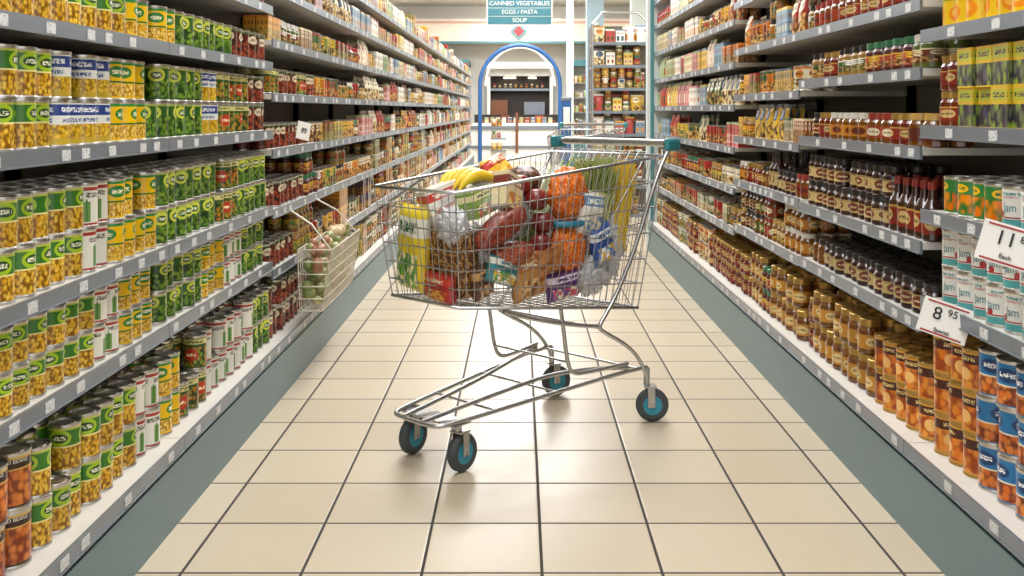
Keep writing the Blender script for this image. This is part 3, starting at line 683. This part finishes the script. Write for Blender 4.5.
blob('clear_produce_bag',(.3,.05,.84),(.18,.16,.12),plas,.2,3.5,33,crease=.3)
pillow('meat_tray_packet',(.55,.02,.88),(.07,.035,.09),pack('meat_pack','#c8a090',['#b85a50','#d8a090','#8a3a34'],'#f0e8e0','#a03030'),12,(1.0,.2,.2))
blob('nut_bag',(.47,.05,.91),(.06,.07,.05),pat('nuts',['#6a3a1e','#8f5a30','#4f2c18'],9,.4,'#2a150a',.2,.5),.1,3,13)
pillow('cheese_packet',(.5,-.04,.94),(.07,.03,.06),pack('cheese_pack','#e8b830',['#efd870','#e0a030'],'#c8382a','#fff0c0'),14,(.7,.2,.3))
yel=pat('banana_skin',['#e8c42a','#e6b820','#ecd04a'],3,.45)
sp=[]
for k in range(5):
    pts=[]
    for i in range(9):
        t=i/8; a=-1.1+2.2*t
        q=W(.68-.1*math.sin(a)*1.0,-.06+k*.026,.86+.085*math.cos(a)-.004*abs(k-2)); pts.append(tuple(q))
    sp.append(pts)
tube('banana_bunch',sp,.018,yel,None,smooth=True,res=4,radii=[.3,.6,.95,1.05,1.1,1.05,.95,.6,.25])
grn=pat('leafy_green',['#6f8f3a','#8faa52','#4f7428','#a8b870'],5,.5); yl=simple('dry_spaghetti','#e2c040',.45); hb=pat('dill_green',['#9aa458','#b8bc7c','#7f8c48'],8,.6)
def bunch(name,base,tip,n,r,sb,st_,mat):
    s=[]
    for i in range(n):
        a=Vector([random.uniform(-1,1) for _ in range(3)]); A=Vector(base)+a*sb; d=Vector([random.uniform(-1,1) for _ in range(3)]); B=Vector(tip)+d*st_; Mx=(A+B)/2+Vector([random.uniform(-1,1) for _ in range(3)])*.015
        s.append([tuple(W(*A)),tuple(W(*Mx)),tuple(W(*B))])
    return tube(name,s,r,mat,None,smooth=True,res=1,radii=[1.2,1,.5])
bunch('leek_bunch',(.45,.02,.66),(.24,.05,.92),26,.007,.03,.06,grn)
bunch('dill_bunch',(.23,.16,.74),(.2,.15,.92),520,.0032,.045,.07,hb)
bunch('spaghetti_bunch',(.11,.18,.66),(.07,.18,.93),320,.003,.03,.042,yl)
bunch('celery_stalks',(.36,.0,.7),(.44,-.05,.91),16,.006,.03,.05,grn)

wb=empty('wire_produce_basket'); ws=[]; x0,x1,y0,y1,zb,zt=-.945,-.8,4.25,5.0,.3,.56
cream=simple('cream_coated_wire','#ddd6c4',.4,.2)
for i in range(19):
    y=y0+(y1-y0)*i/18; ws.append([(x0,y,zt),(x0+.01,y,zb),(x1-.04,y,zb),(x1,y,zt)])
for k in range(6):
    t=k/5; z=zb+(zt-zb)*t; xx=x1-.04+.04*t; ws.append(([(x0,y0,z),(xx,y0,z),(xx,y1,z),(x0,y1,z)],True))
tube('wires',ws,.003,cream,wb,res=1)
tube('hooks',[[(-.81,4.3,.55),(-.9,4.32,.66),(-1.0,4.35,.72)],[(-.81,4.95,.55),(-.9,4.93,.66),(-1.0,4.9,.72)]],.004,cream,wb)
def loose(name,n,rng_,r,mat):
    bm=bmesh.new()
    for i in range(n):
        gq=bmesh.ops.create_icosphere(bm,subdivisions=2,radius=r*random.uniform(.8,1.2)); o=Vector([random.uniform(a,b_) for a,b_ in rng_])
        e=random.uniform(.7,1.5)
        for q in gq['verts']: q.co.y*=e; q.co+=o
    me=bpy.data.meshes.new(name); bm.to_mesh(me); bm.free()
    for f_ in me.polygons: f_.use_smooth=True
    me.materials.append(mat); return link(bpy.data.objects.new(name,me))
loose('loose_vegetables',190,((-.915,-.86),(4.29,4.96),(.33,.58)),.024,pat('vegetable_mix',['#8f945a','#c9b48a','#a8785a','#e0d8bc','#7a8a4a','#b8a07a'],9,.5))

# ---------------------------------------------------------------- lights
em=G('fluorescent_tube'); em.b.inputs['Emission Color'].default_value=(1,.99,.97,1); em.b.inputs['Emission Strength'].default_value=5; em=em.fin(c('#ffffff'))
for i,y in enumerate((2,5.5,9,12.5,16,19.5,22.3)):
    for x in (0,-3.5,3.5):
        r=empty('ceiling_light_fixture',(x,y,3.6)); b=MB(); b.box(-.35,.35,-1.1,1.1,.04,.1,0); b.box(-.3,.3,-1.05,1.05,.02,.04,1); b.build('fixture',[lipM,em],r)
        if x==0:
            l=bpy.data.lights.new('lamp','AREA'); l.shape='RECTANGLE'; l.size=1.6; l.size_y=2.6 if y<21 else 1.5; l.energy={2:62,5.5:92,9:110,12.5:124,16:132,19.5:145,22.3:75}[y]; l.color=(.98,.985,1)
            o=bpy.data.objects.new('lamp',l); link(o,r); o.location=(0,0,-.02)
            if y==22.3: o.rotation_euler[0]=math.radians(25)
        elif y in(9,19.5):
            l=bpy.data.lights.new('lamp','AREA'); l.size=3; l.energy=110; l.color=(.98,.985,1); o=bpy.data.objects.new('lamp',l); link(o,r); o.location=(0,0,-.02)
w=bpy.data.worlds.new('store_ambient'); S.world=w; w.use_nodes=True
w.node_tree.nodes['Background'].inputs[0].default_value=(.96,.98,1,1); w.node_tree.nodes['Background'].inputs[1].default_value=1.25
cam=bpy.data.cameras.new('camera'); co=link(bpy.data.objects.new('camera',cam)); co.location=(0,0,1.155); co.rotation_euler=(math.pi/2,0,0)
cam.sensor_width=36; cam.lens=36*1000/1024; cam.shift_x=-8/1024; cam.shift_y=-178/1024; cam.clip_start=.05; cam.clip_end=100
S.camera=co
S.view_settings.view_transform='Standard'
